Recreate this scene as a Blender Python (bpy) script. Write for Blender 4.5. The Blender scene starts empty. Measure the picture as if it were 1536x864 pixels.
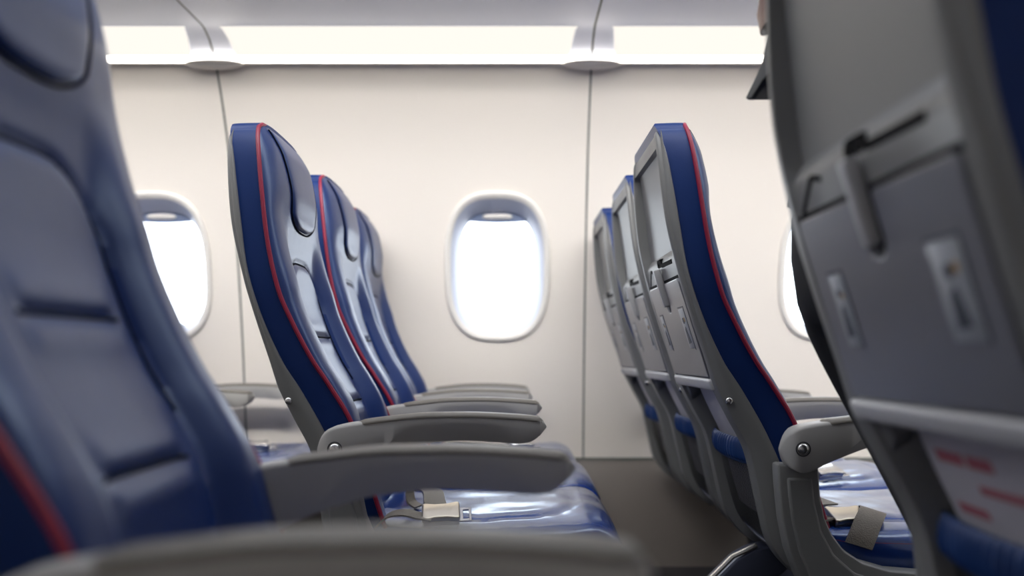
import bpy, bmesh, math, random
from mathutils import Vector, Matrix, noise
random.seed(4)
SC = bpy.context.scene
COL = SC.collection
PI = math.pi

# ------------------------------------------------------------------ helpers
def link(o, parent=None):
    COL.objects.link(o)
    if parent is not None:
        o.parent = parent
    return o

def mk(name, verts, faces, mat=None, smooth=True, angle=35):
    me = bpy.data.meshes.new(name)
    me.from_pydata([tuple(v) for v in verts], [], faces)
    bm = bmesh.new(); bm.from_mesh(me)
    bmesh.ops.remove_doubles(bm, verts=bm.verts, dist=1e-6)
    bmesh.ops.recalc_face_normals(bm, faces=bm.faces)
    bm.to_mesh(me); bm.free()
    if smooth:
        for p in me.polygons: p.use_smooth = True
        me.set_sharp_from_angle(angle=math.radians(angle))
    if mat: me.materials.append(mat)
    return me

class MB:
    """collects several shapes into one mesh"""
    def __init__(s): s.v = []; s.f = []
    def add(s, verts, faces):
        n = len(s.v); s.v += [tuple(v) for v in verts]
        s.f += [tuple(i + n for i in f) for f in faces]
        return s
    def mesh(s, name, mat, smooth=True, angle=35): return mk(name, s.v, s.f, mat, smooth, angle)

def tube(path, r, n=10, closed=False, flat=1.0):
    P = [Vector(p) for p in path]; m = len(P)
    vs = []; fs = []
    up = None
    for i in range(m):
        a = P[(i - 1) % m] if (closed or i > 0) else P[i]
        b = P[(i + 1) % m] if (closed or i < m - 1) else P[i]
        t = (b - a).normalized()
        if up is None:
            up = Vector((0, 0, 1)) if abs(t.z) < .9 else Vector((0, 1, 0))
        up = (up - t * up.dot(t)).normalized()
        s = t.cross(up)
        rr = r[i] if isinstance(r, (list, tuple)) else r
        for k in range(n):
            q = 2 * PI * k / n
            vs.append(P[i] + s * (math.cos(q) * rr) + up * (math.sin(q) * rr * flat))
    rng = m if closed else m - 1
    for i in range(rng):
        for k in range(n):
            fs.append((i * n + k, i * n + (k + 1) % n, ((i + 1) % m) * n + (k + 1) % n, ((i + 1) % m) * n + k))
    if not closed:
        fs.append(tuple(range(n))[::-1]); fs.append(tuple((m - 1) * n + k for k in range(n)))
    return vs, fs

def loft(rings, cap=True, closed=True):
    n = len(rings[0]); vs = [p for r in rings for p in r]; fs = []
    for i in range(len(rings) - 1):
        for k in range(n if closed else n - 1):
            fs.append((i * n + k, i * n + (k + 1) % n, (i + 1) * n + (k + 1) % n, (i + 1) * n + k))
    if cap:
        fs.append(tuple(range(n))[::-1]); fs.append(tuple((len(rings) - 1) * n + k for k in range(n)))
    return vs, fs

def prism(poly, d0, d1, bev=.003, seg=3, axes='xz', M=None):
    """polygon extruded d0..d1 along the third axis, bevelled; returns verts, faces"""
    bm = bmesh.new()
    def P(a, b, d):
        if axes == 'xz': return (a, d, b)
        if axes == 'xy': return (a, b, d)
        if axes == 'yz': return (d, a, b)
    vs = [bm.verts.new(P(a, b, d0)) for a, b in poly]
    f = bm.faces.new(vs)
    r = bmesh.ops.extrude_face_region(bm, geom=[f])
    nv = [e for e in r['geom'] if isinstance(e, bmesh.types.BMVert)]
    dv = Vector(P(0, 0, d1)) - Vector(P(0, 0, d0))
    for v in nv: v.co += dv
    bmesh.ops.recalc_face_normals(bm, faces=bm.faces)
    if bev > 0:
        es = [e for e in bm.edges if len(e.link_faces) == 2 and e.calc_face_angle(0) > .35]
        bmesh.ops.bevel(bm, geom=es, offset=bev, segments=seg, affect='EDGES', profile=.5, clamp_overlap=True)
    bm.verts.index_update()
    V = [(M @ v.co) if M else v.co.copy() for v in bm.verts]
    F = [tuple(v.index for v in f.verts) for f in bm.faces]
    bm.free()
    return V, F

def box(x0, x1, y0, y1, z0, z1, bev=.003, M=None):
    return prism([(x0, y0), (x1, y0), (x1, y1), (x0, y1)], z0, z1, bev, 3, 'xy', M)

def dome(c, r, axis, h=.5, n=16, m=6):
    """rivet head pointing along axis"""
    c = Vector(c); a = Vector(axis).normalized()
    u = a.orthogonal().normalized(); w = a.cross(u)
    rings = []
    for i in range(m + 1):
        t = PI / 2 * i / m
        rr = max(r * math.cos(t), r * .02); hh = r * h * math.sin(t)
        rings.append([c + a * hh + u * (rr * math.cos(2 * PI * k / n)) + w * (rr * math.sin(2 * PI * k / n)) for k in range(n)])
    rings.insert(0, [p - a * .004 for p in rings[0]])
    return loft(rings)

def pl(tab):
    """smooth monotone-ish interpolation through (key, value) pairs"""
    T = sorted(tab)
    def f(x):
        if x <= T[0][0]:
            (a, va), (b, vb) = T[0], T[1]; return va + (vb - va) * (x - a) / (b - a)
        if x >= T[-1][0]:
            (a, va), (b, vb) = T[-2], T[-1]; return vb + (vb - va) * (x - b) / (b - a)
        for i in range(len(T) - 1):
            if T[i][0] <= x <= T[i + 1][0]:
                a, va = T[i]; b, vb = T[i + 1]
                h = b - a; t = (x - a) / h; d = (vb - va) / h
                def sl(j):
                    if j <= 0 or j >= len(T) - 1: return None
                    d0 = (T[j][1] - T[j - 1][1]) / (T[j][0] - T[j - 1][0])
                    d1 = (T[j + 1][1] - T[j][1]) / (T[j + 1][0] - T[j][0])
                    return 0 if d0 * d1 < 0 else 2 * d0 * d1 / (d0 + d1 + 1e-12)
                m0 = sl(i); m1 = sl(i + 1)
                m0 = d if m0 is None else m0; m1 = d if m1 is None else m1
                return ((2 * t**3 - 3 * t**2 + 1) * va + (t**3 - 2 * t**2 + t) * h * m0
                        + (-2 * t**3 + 3 * t**2) * vb + (t**3 - t**2) * h * m1)
    return f

def lin(tab):
    T = sorted(tab, key=lambda q: q[0])
    def f(x):
        if x <= T[0][0]: return T[0][1]
        for i in range(len(T) - 1):
            if x <= T[i + 1][0]:
                a, va = T[i]; b, vb = T[i + 1]
                return va if b == a else va + (vb - va) * (x - a) / (b - a)
        return T[-1][1]
    return f

def sst(a, b, x):
    t = max(0, min(1, (x - a) / (b - a))); return t * t * (3 - 2 * t)

# ------------------------------------------------------------------ materials
def mat(name, col, rough=.5, metal=0, spec=.5, bump=None, var=None, coat=0, emit=None, sheen=0):
    m = bpy.data.materials.new(name); m.use_nodes = True
    nt = m.node_tree; b = nt.nodes['Principled BSDF']
    b.inputs['Base Color'].default_value = (*col, 1)
    b.inputs['Roughness'].default_value = rough
    b.inputs['Metallic'].default_value = metal
    b.inputs['Specular IOR Level'].default_value = spec
    b.inputs['Coat Weight'].default_value = coat
    b.inputs['Coat Roughness'].default_value = .2
    if emit:
        b.inputs['Emission Color'].default_value = (*emit[0], 1)
        b.inputs['Emission Strength'].default_value = emit[1]
    tc = nt.nodes.new('ShaderNodeTexCoord')
    if var:                       # (scale, amount): slight colour variation
        n = nt.nodes.new('ShaderNodeTexNoise'); n.inputs['Scale'].default_value = var[0]
        n.inputs['Detail'].default_value = 4
        nt.links.new(tc.outputs['Object'], n.inputs['Vector'])
        r = nt.nodes.new('ShaderNodeMapRange')
        r.inputs['To Min'].default_value = 1 - var[1]; r.inputs['To Max'].default_value = 1 + var[1]
        nt.links.new(n.outputs['Fac'], r.inputs['Value'])
        mx = nt.nodes.new('ShaderNodeVectorMath'); mx.operation = 'SCALE'
        mx.inputs[0].default_value = col
        nt.links.new(r.outputs['Result'], mx.inputs['Scale'])
        nt.links.new(mx.outputs['Vector'], b.inputs['Base Color'])
    if bump:                      # list of (kind, scale, strength, distance)
        prev = None
        for kind, sc, st, di in bump:
            if kind == 'noise':
                t = nt.nodes.new('ShaderNodeTexNoise'); t.inputs['Detail'].default_value = 3; out = t.outputs['Fac']
            else:
                t = nt.nodes.new('ShaderNodeTexVoronoi'); out = t.outputs['Distance']
            t.inputs['Scale'].default_value = sc
            nt.links.new(tc.outputs['Object'], t.inputs['Vector'])
            bp = nt.nodes.new('ShaderNodeBump'); bp.inputs['Strength'].default_value = st
            bp.inputs['Distance'].default_value = di
            nt.links.new(out, bp.inputs['Height'])
            if prev: nt.links.new(prev.outputs['Normal'], bp.inputs['Normal'])
            prev = bp
        nt.links.new(prev.outputs['Normal'], b.inputs['Normal'])
    return m

M = {}
M['leather'] = mat('blue_leather', (.0035, .020, .115), .36, spec=.85, bump=[('voronoi', 420, .10, .001), ('noise', 26, .10, .004)], var=(14, .12))
M['leather_side'] = mat('blue_leather_side', (.0016, .022, .122), .5, spec=.25, bump=[('voronoi', 420, .10, .001)], var=(14, .10))
M['cushion'] = mat('blue_cushion_leather', (.0045, .034, .20), .24, spec=1.0, coat=1.0, bump=[('voronoi', 420, .08, .001), ('noise', 13, .32, .012)], var=(9, .12))
M['piping'] = mat('crimson_piping', (.25, .006, .036), .45, bump=[('noise', 300, .2, .001)])
M['shell'] = mat('grey_shell_plastic', (.20, .20, .197), .42, spec=.45, bump=[('noise', 260, .05, .001)])
M['tray'] = mat('tray_grey_plastic', (.175, .175, .195), .30, spec=.8, bump=[('noise', 500, .08, .001)], var=(60, .03))
M['bumper'] = mat('light_grey_bumper', (.50, .50, .51), .4)
M['arm'] = mat('armrest_grey_plastic', (.40, .39, .375), .42, spec=.45, bump=[('noise', 300, .05, .001)])
M['armpad'] = mat('armrest_taupe_pad', (.17, .155, .135), .5, spec=.4, bump=[('voronoi', 500, .1, .001)])
M['metal'] = mat('brushed_steel', (.62, .61, .60), .25, 1)
M['buckle'] = mat('satin_buckle_metal', (.66, .60, .50), .28, 1)
M['darkmetal'] = mat('dark_metal', (.06, .06, .065), .4, .6)
M['legpaint'] = mat('blue_grey_leg_paint', (.075, .085, .13), .35, .3)
M['dark'] = mat('dark_gap', (.006, .006, .007), .8, spec=.1)
M['webbing'] = mat('taupe_webbing', (.17, .15, .125), .6, bump=[('voronoi', 350, .4, .002)], var=(200, .12))
M['band'] = mat('blue_elastic_band', (.006, .040, .17), .5, bump=[('noise', 120, .15, .002)])
M['seamthread'] = mat('navy_seam', (.002, .003, .010), .8, spec=.1)
M['paper'] = mat('leaflet_paper', (.60, .58, .62), .5, var=(12, .10))
M['ink'] = mat('red_leaflet_ink', (.48, .14, .17), .6)
M['decal'] = mat('placard_grey', (.36, .38, .41), .4)
M['decal_dark'] = mat('placard_icon_dark', (.05, .06, .08), .5)
M['decal_amber'] = mat('placard_icon_amber', (.38, .24, .09), .5)
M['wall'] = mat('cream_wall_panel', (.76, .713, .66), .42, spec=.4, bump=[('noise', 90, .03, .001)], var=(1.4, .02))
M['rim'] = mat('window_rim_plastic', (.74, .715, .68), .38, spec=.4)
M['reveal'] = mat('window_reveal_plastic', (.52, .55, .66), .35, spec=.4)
M['shade'] = mat('window_shade_plastic', (.20, .25, .38), .45)
M['bin'] = mat('overhead_bin_plastic', (.66, .69, .80), .42, spec=.4, var=(2, .02))
M['seam'] = mat('panel_gap', (.10, .11, .10), .7)
M['dado'] = mat('brown_kick_panel', (.165, .145, .13), .5, spec=.4, var=(3, .06))
M['carpet'] = mat('dark_carpet', (.028, .026, .03), .95, bump=[('noise', 260, .6, .004)], var=(120, .3))
M['black'] = mat('black_cloth', (.010, .011, .012), .75, bump=[('noise', 200, .2, .002)])
M['skin'] = mat('skin', (.46, .24, .16), .5)
M['hair'] = mat('auburn_hair', (.13, .045, .025), .45, bump=[('noise', 80, .4, .004)])

# cove diffuser: gives off light
m = bpy.data.materials.new('cove_diffuser'); m.use_nodes = True
nt = m.node_tree; nt.nodes.clear()
em = nt.nodes.new('ShaderNodeEmission'); out = nt.nodes.new('ShaderNodeOutputMaterial')
em.inputs['Color'].default_value = (1, .95, .87, 1); em.inputs['Strength'].default_value = 1.04
nt.links.new(em.outputs[0], out.inputs[0]); M['cove'] = m
m = bpy.data.materials.new('cove_lip_diffuser'); m.use_nodes = True
nt = m.node_tree; nt.nodes.clear()
em = nt.nodes.new('ShaderNodeEmission'); out = nt.nodes.new('ShaderNodeOutputMaterial')
em.inputs['Color'].default_value = (1, .93, .83, 1); em.inputs['Strength'].default_value = 9
nt.links.new(em.outputs[0], out.inputs[0]); M['lip'] = m
M['off'] = mat('unlit_diffuser', (.8, .79, .76), .4)
m = bpy.data.materials.new('ceiling_fill_glow'); m.use_nodes = True
nt = m.node_tree; nt.nodes.clear()
em = nt.nodes.new('ShaderNodeEmission'); out = nt.nodes.new('ShaderNodeOutputMaterial')
em.inputs['Color'].default_value = (.93, .96, 1, 1); em.inputs['Strength'].default_value = 3.6  # glow for the added fill panel under the ceiling
nt.links.new(em.outputs[0], out.inputs[0]); M['ceil'] = m
# window pane: clear acrylic
m = bpy.data.materials.new('window_acrylic'); m.use_nodes = True
nt = m.node_tree; nt.nodes.clear()
tr = nt.nodes.new('ShaderNodeBsdfTransparent'); gl = nt.nodes.new('ShaderNodeBsdfGlossy'); gl.inputs['Roughness'].default_value = .05
fr = nt.nodes.new('ShaderNodeFresnel'); fr.inputs['IOR'].default_value = 1.3
mx = nt.nodes.new('ShaderNodeMixShader'); out = nt.nodes.new('ShaderNodeOutputMaterial')
nt.links.new(fr.outputs[0], mx.inputs[0]); nt.links.new(tr.outputs[0], mx.inputs[1]); nt.links.new(gl.outputs[0], mx.inputs[2])
nt.links.new(mx.outputs[0], out.inputs[0]); M['pane'] = m
# black net with diamond holes
m = bpy.data.materials.new('black_net'); m.use_nodes = True
nt = m.node_tree; nt.nodes.clear()
out = nt.nodes.new('ShaderNodeOutputMaterial'); mx = nt.nodes.new('ShaderNodeMixShader')
tr = nt.nodes.new('ShaderNodeBsdfTransparent'); bs = nt.nodes.new('ShaderNodeBsdfPrincipled')
bs.inputs['Base Color'].default_value = (.018, .018, .02, 1); bs.inputs['Roughness'].default_value = .6
tc = nt.nodes.new('ShaderNodeTexCoord'); sp = nt.nodes.new('ShaderNodeSeparateXYZ')
nt.links.new(tc.outputs['Object'], sp.inputs[0])
def mathn(op, a, b=None):
    n = nt.nodes.new('ShaderNodeMath'); n.operation = op
    for i, q in enumerate((a, b)):
        if q is None: continue
        if isinstance(q, (int, float)): n.inputs[i].default_value = q
        else: nt.links.new(q, n.inputs[i])
    return n.outputs[0]
aa = mathn('MULTIPLY', mathn('ADD', sp.outputs['Y'], sp.outputs['Z']), 620)
bb = mathn('MULTIPLY', mathn('SUBTRACT', sp.outputs['Y'], sp.outputs['Z']), 620)
w = mathn('MAXIMUM', mathn('ABSOLUTE', mathn('SINE', aa)), mathn('ABSOLUTE', mathn('SINE', bb)))
hole = mathn('LESS_THAN', w, .80)
nt.links.new(hole, mx.inputs[0]); nt.links.new(bs.outputs[0], mx.inputs[1]); nt.links.new(tr.outputs[0], mx.inputs[2])
nt.links.new(mx.outputs[0], out.inputs[0]); M['net'] = m

# ------------------------------------------------------------------ seat profiles (local x forward, y across, z up)
Xp = pl([(.36, -.215), (.47, -.252), (.626, -.301), (.705, -.348), (.745, -.375), (.8225, -.416), (.873, -.438),
         (.972, -.462), (1.072, -.476), (1.148, -.486), (1.206, -.495)])
Xb = pl([(.36, -.255), (.47, -.293), (.60, -.347), (.69, -.397), (.745, -.4324), (.857, -.4806), (.9286, -.5005),
         (1.003, -.512), (1.091, -.525), (1.15, -.535), (1.185, -.5455), (1.206, -.551)])
Xr = pl([(.285, -.17), (.31, -.235), (.34, -.295), (.40, -.340), (.466, -.357), (.572, -.382), (.638, -.4156), (.693, -.443), (.745, -.460),
         (.83, -.4885), (.905, -.511), (1.03, -.5387), (1.171, -.551), (1.2, -.552)])
W = pl([(.28, .208), (.6, .210), (.87, .209), (.97, .203), (1.07, .193), (1.13, .183), (1.165, .173), (1.185, .163), (1.198, .151), (1.206, .139)])
ZT = 1.206

def sd_rbox(y, z, hw, z0, z1, r):
    cy = abs(y) - (hw - r); cz = abs(z - (z0 + z1) / 2) - ((z1 - z0) / 2 - r)
    return math.hypot(max(cy, 0), max(cz, 0)) + min(max(cy, cz), 0) - r

CEN = pl([(.37, -.045), (.50, -.040), (.58, -.034), (.657, -.024), (.79, -.010), (.87, .000), (.94, .008), (1.0, .020), (1.04, .032), (1.09, .044), (1.15, .040), (1.19, .026), (1.21, .014)])
BOL = pl([(.37, .0), (.58, .004), (.62, .008), (.68, .018), (.74, .022), (.82, .026), (.89, .031), (.95, .027), (1.02, .023), (1.08, .022), (1.15, .018), (1.21, .008)])
def bulge(y, z):
    w = W(z); s = min(abs(y) / w, 1)
    e = (1 - s**12) ** .5 if s < 1 else 0
    k = sst(.98, 1.08, z)
    m = sst(.48, .76, s)
    low = CEN(z) * (1 - m) + BOL(z) * m
    high = BOL(z) + max(0, .88 * CEN(z) - BOL(z)) * (1 - s ** 3.2)
    b = (low * (1 - k) + high * k) * e
    # centre panel with an arched top
    d = sd_rbox(y, z, .112, .30, .945, .085)
    b += .005 * e * (1 - sst(-.016, .004, d))
    b -= .005 * math.exp(-((d - .003) / .0045) ** 2) * e * sst(.62, .78, z)
    # cross seams
    for z0 in (.793, .657):
        f = 1 - sst(.072, .088, abs(y))
        b -= .006 * f * math.exp(-((z - z0) / .007) ** 2)
        b += .003 * f * math.exp(-((abs(z - z0) - .02) / .015) ** 2)
    return b

def back_cushion_mesh():
    NR, NC = 170, 72
    rings = []
    for i in range(NR + 1):
        z = .37 + (ZT - .37) * i / NR
        w = W(z); xp = Xp(z); xb = Xb(z)
        r = []
        for j in range(7):          # near side, back to front
            t = j / 7; r.append((xb + (xp - xb) * t, -(w - .006 * (1 - t) ** 2), z))
        for j in range(NC + 1):
            s = -math.cos(PI * j / NC) * .55 + (-1 + 2 * j / NC) * .45
            y = s * w
            r.append((xp + bulge(y, z), y, z))
        for j in range(7):
            t = (j + 1) / 7; r.append((xp + (xb - xp) * t, w - .006 * t ** 2, z))
        xin = xb + (max(xb + .003, min(xp - .001, xp + CEN(z) - .016)) - xb) * (1 - sst(1.168, 1.185, z))
        for yy in (w - .016, w - .022, w * .5, 0, -w * .5, -w + .022, -w + .016):
            r.append((xb if abs(yy) > w - .018 else xin, yy, z))
        rings.append(r)
    last = rings[-1]; c = Vector((sum(p[0] for p in last) / len(last), 0, ZT))
    for sc_, dz in ((.985, .0035), (.95, .0060), (.88, .0078), (.75, .0085), (.5, .009)):
        rings.append([(c.x + (p[0] - c.x) * sc_, p[1] * sc_, ZT + dz) for p in last])
    v, f = loft(rings)
    return mk('back_cushion', v, f, None, True, 60)

def headrest_mesh():
    """pillow over the top of the backrest with a U shaped lower edge"""
    NU, NV = 40, 44
    P = lin([(1.015, .092), (1.05, .098), (1.10, .105), (1.15, .114), (1.19, .123), (1.21, .126)])
    H = lin([(1.012, .010), (1.04, .007), (1.06, .006), (1.09, .0055), (1.16, .006), (1.19, .004), (1.21, .002)])
    vs = []; fs = []
    for i in range(NV + 1):
        for j in range(NU + 1):
            u = -1 + 2 * j / NU; v = i / NV
            zz = 1.012 + (1.203 - 1.012) * v
            hw = P(zz)
            y = u * hw
            # U shaped bottom
            zlow = 1.012 + .026 * abs(u) ** 3.0
            z = zlow + (1.203 - zlow) * v
            ex = (1 - abs(u) ** 7) ** .5 if abs(u) < 1 else 0
            ez = min(1, (max(v, 0) / .10)) ; ez = (1 - (1 - ez) ** 2.2) ** .5
            hgt = H(z) * min(ex, ez) if min(ex, ez) < .999 else H(z)
            hgt = H(z) * (1 - abs(u) ** 10) ** .8 * ez if abs(u) < 1 else 0
            edge = -.004 if (abs(u) >= 1 or i == 0 or i == NV) else 0
            zb = min(z, ZT)
            vs.append((Xp(zb) + bulge(y, zb) + hgt + edge, y, z))
    n = NU + 1
    for i in range(NV):
        for j in range(NU):
            fs.append((i * n + j, i * n + j + 1, (i + 1) * n + j + 1, (i + 1) * n + j))
    # back face (hidden inside the cushion)
    m = len(vs)
    for i in (0, NV):
        for j in (0, NU):
            p = vs[i * n + j]; vs.append((p[0] - .008, p[1], p[2]))
    per = [j for j in range(n)] + [i * n + NU for i in range(1, NV + 1)] + [NV * n + j for j in range(NU - 1, -1, -1)] + [i * n for i in range(NV - 1, 0, -1)]
    k = len(vs)
    for q in per:
        p = vs[q]; vs.append((p[0] - .008, p[1], p[2]))
    L = len(per)
    for a in range(L):
        fs.append((per[a], k + a, k + (a + 1) % L, per[(a + 1) % L]))
    fs.append(tuple(k + a for a in range(L)))
    return mk('headrest', vs, fs, None, True, 60)

def headrest_seam_mesh():
    P = lin([(1.015, .092), (1.05, .098), (1.10, .105), (1.15, .114), (1.19, .123), (1.21, .126)])
    pts = []
    for i in range(20, -1, -1):
        z = 1.040 + (1.2 - 1.040) * i / 20; pts.append((Xp(z) + bulge(-P(z), z) + .001, -P(z) - .001, z))
    for j in range(1, 24):
        u = -1 + 2 * j / 24; z = 1.010 + .026 * abs(u) ** 3; y = u * .096
        pts.append((Xp(z) + bulge(y, z) + .001, y, z))
    for i in range(21):
        z = 1.040 + (1.2 - 1.040) * i / 20; pts.append((Xp(z) + bulge(P(z), z) + .001, P(z) + .001, z))
    v, f = tube(pts, .0020, 6)
    return mk('headrest_seam', v, f, M['seamthread'])

def backrest_seam_meshes():
    out = []
    pts = []
    for z, y in [(.70 + .02 * i, -.115) for i in range(9)] + [(.86 + .085 * math.sin(a), -.030 - .085 * math.cos(a)) for a in [PI / 2 * i / 12 for i in range(1, 13)]]:
        pts.append((y, z))
    pts += [(0, .9455)] + [(-y, z) for y, z in pts[::-1]]
    for P in (pts, [(-.085 + .17 * i / 20, .793) for i in range(21)], [(-.085 + .17 * i / 20, .657) for i in range(21)]):
        v, f = tube([(Xp(z) + bulge(y, z) + .0013, y, z) for y, z in P], .0022, 8)
        out.append(mk('backrest_seam', v, f, M['seamthread']))
    return out
def back_piping_mesh():
    pts = []
    zs = [.375 + (1.200 - .375) * i / 90 for i in range(91)]
    for z in zs: pts.append((Xp(z) + .0015, -W(z) - .0012, z))
    w0 = W(1.2)
    for i in range(1, 24):
        t = -1 + 2 * i / 24
        pts.append((Xp(ZT) + .003 + .004 * (1 - t**4), t * (w0 - .004), 1.207 + .0035 * (1 - abs(t) ** 6)))
    for z in zs[::-1]: pts.append((Xp(z) + .0015, W(z) + .0012, z))
    v, f = tube(pts, .0043, 8)
    return mk('piping', v, f, M['piping'])

REC = lin([(.28, .012), (.33, .02), (.40, .05), (.50, .055), (.60, .050), (.64, .045), (.693, .044), (.7, .042), (.7005, .022), (.702, .022), (.906, .022), (.9095, .022), (.9105, .004), (.928, .004), (.945, .005), (.952, .008),
           (1.0, .046), (1.02, .050), (1.152, .046), (1.160, .003), (1.2, .003)])
RIM = lin([(.28, .05), (.69, .048), (.71, .028), (.90, .024), (1.0, .017), (1.15, .015), (1.17, .02)])
def shell_mesh():
    zs = [.285 + .007 * i for i in range(0, 59)] + [.699, .7005, .702, .703, .904, .906, .9093, .9096, .9104, .9107, 1.150, 1.152, 1.156, 1.160, 1.162]
    zs += [.71 + .0097 * i for i in range(1, 20)] + [.915 + .009 * i for i in range(26)] + [1.168, 1.175, 1.182, 1.187, 1.191, 1.194]
    zs = sorted(set(round(z, 4) for z in zs))
    rings = []
    for z in zs:
        w = W(z) - .0015; xb = Xb(z) if z > .37 else Xb(.37)
        xr = Xr(z); xb = max(xb, xr + .012)
        wr = w - .010
        if z > 1.182: xr += (z - 1.182) ** 2 * 30
        rim = RIM(z); wi = wr - rim; d = REC(z)
        dd = min(d, (xb - xr) + .055)
        half = [(xb, 0), (xb, w - .02), (xb, w - .004), (xb - .0015, w - .0008)]
        for t in (.2, .4, .6, .78): half.append((xb - .0015 + (xr + .008 - xb + .0015) * t, w - .009 * t * t))
        half += [(xr + .008, wr), (xr + .0025, wr - .0025), (xr, wr - .007), (xr, wi + .003), (xr + .0015, wi + .0008)]
        half += [(xr + max(dd, .003), wi - .004 - dd * .12), (xr + max(dd, .003), wi * .5), (xr + max(dd, .003), 0)]
        r = [(x, -y, z) for x, y in half] + [(x, y, z) for x, y in half[-2:0:-1]]
        rings.append(r)
    v, f = loft(rings)
    return mk('back_shell', v, f, M['shell'], True, 30)

def basis(z0, z1, off):
    """plane on the rear of the shell between two heights: columns u=y, t=up along the slope, n=rearwards"""
    a = Vector((Xr(z0), 0, z0)); b = Vector((Xr(z1), 0, z1))
    t = (b - a).normalized(); y = Vector((0, 1, 0)); n = Vector((-t.z, 0, t.x))
    mt = Matrix(((y.x, t.x, n.x, a.x + n.x * off), (y.y, t.y, n.y, 0), (y.z, t.z, n.z, a.z + n.z * off), (0, 0, 0, 1)))
    return mt, (b - a).length

TB, TL = basis(.712, .904, 0)
def arc(cx, cy, r, a0, a1, n):
    return [(cx + r * math.cos(a0 + (a1 - a0) * i / n), cy + r * math.sin(a0 + (a1 - a0) * i / n)) for i in range(n + 1)]
def tray_mesh():
    hw = .168; L = TL; r = .012
    nw = .020; nd = .062
    poly = [(-hw, 0), (hw, 0)] + arc(hw - r, L - r, r, 0, PI / 2, 4)
    poly += [(nw + .004, L), (nw, L - .004)] + arc(0, L - nd + nw, nw, 0, -PI, 10) + [(-nw, L - .004), (-nw - .004, L)]
    poly += arc(-hw + r, L - r, r, PI / 2, PI, 4)
    v, f = prism(poly, -.018, .002, .0025, 2, 'xy', TB)
    return mk('tray_table', v, f, M['tray'], True, 20)
def bumper_mesh():
    mt, L = basis(.690, .712, 0)
    v, f = prism([(-.176, -.003), (.176, -.003), (.176, .021), (-.176, .021)], -.02, .0065, .006, 4, 'xy', mt)
    return mk('tray_bumper', v, f, M['bumper'], True, 40)
def latch_mesh():
    mb = MB()
    pts = [(-.006, TL - .048), (.006, TL - .048), (.0075, TL + .02), (.0085, TL + .034), (-.0085, TL + .034), (-.0075, TL + .02)]
    mb.add(*prism(pts, -.004, .011, .003, 3, 'xy', TB))
    return mb.mesh('table_latch', M['bumper'])
def latchplate_mesh():
    """dark cut lines round the fixed panel over the table, laid in as thin inlays"""
    mb = MB()
    mt, L = basis(.906, .950, .000)
    def strip(p, q, w):
        a = Vector((p[0], p[1])); b = Vector((q[0], q[1])); d = (b - a).normalized(); n = Vector((-d.y, d.x)) * w
        mb.add(*prism([tuple(a - n), tuple(b - n), tuple(b + n), tuple(a + n)], -.014, -.0035, .0004, 1, 'xy', mt))
    strip((.160, .004), (.115, .036), .004); strip((.112, .036), (.090, .030), .003)
    strip((-.130, .034), (-.022, .036), .0045); strip((-.022, .036), (-.016, .046), .004); strip((-.016, .046), (.016, .046), .0045)
    strip((.016, .046), (.022, .036), .004)
    mb.add(*prism([(-.166, -.0022), (.166, -.0022), (.166, .0046), (-.166, .0046)], -.016, -.0036, .0003, 1, 'xy', mt))
    mb.add(*prism([(-.017, -.045), (.017, -.045), (.017, .040), (-.017, .040)], -.018, -.0045, .0004, 1, 'xy', mt))
    return mb.mesh('latch_recess', M['dark'])
def notch_mesh():
    nw = .0195; nd = .0615
    poly = [(nw, TL + .001)] + arc(0, TL - nd + nw, nw, 0, -PI, 10) + [(-nw, TL + .001)]
    return mk('latch_notch', *prism(poly, -.0215, -.010, .0005, 1, 'xy', TB), M['dark'])
def placard_meshes():
    base, mark, amber = MB(), MB(), MB()
    out = []
    for s, hw, h0, h1 in ((1, .0165, .058, .135), (-1, .024, .060, .142)):
        c = .112 * s
        f1 = MB(); f1.add(*prism([(c - hw, h0), (c + hw, h0), (c + hw, h1), (c - hw, h1)], -.001, .0032, .0012, 2, 'xy', TB))
        k = MB()
        k.add(*prism([(c - hw * .45, h0 + .012), (c + hw * .5, h0 + .010), (c + hw * .35, h0 + .040), (c - hw * .1, h0 + .046)], .002, .0038, .0004, 1, 'xy', TB))
        k.add(*prism(arc(c + hw * .05, h0 + .058, hw * .28, 0, 2 * PI * 9 / 10, 9), .002, .0038, .0003, 1, 'xy', TB))
        a = MB(); a.add(*prism(arc(c - hw * .45, h1 - .022, hw * .22, 0, 2 * PI * 9 / 10, 9), .002, .0038, .0003, 1, 'xy', TB))
        fr = MB()
        for p in ([(c - hw - .004, h0 - .003), (c - hw - .0015, h0 - .003), (c - hw - .0015, h1 + .005), (c - hw - .004, h1 + .005)],
                  [(c - hw - .004, h1 + .0025), (c + hw + .003, h1 + .0025), (c + hw + .003, h1 + .005), (c - hw - .004, h1 + .005)]):
            fr.add(*prism(p, -.002, .0026, .0003, 1, 'xy', TB))
        out.append((f1.mesh('placard', M['decal']), k.mesh('placard_icon', M['decal_dark']), a.mesh('placard_mark', M['decal_amber']), fr.mesh('placard_groove', M['decal_dark'])))
    return out

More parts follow.
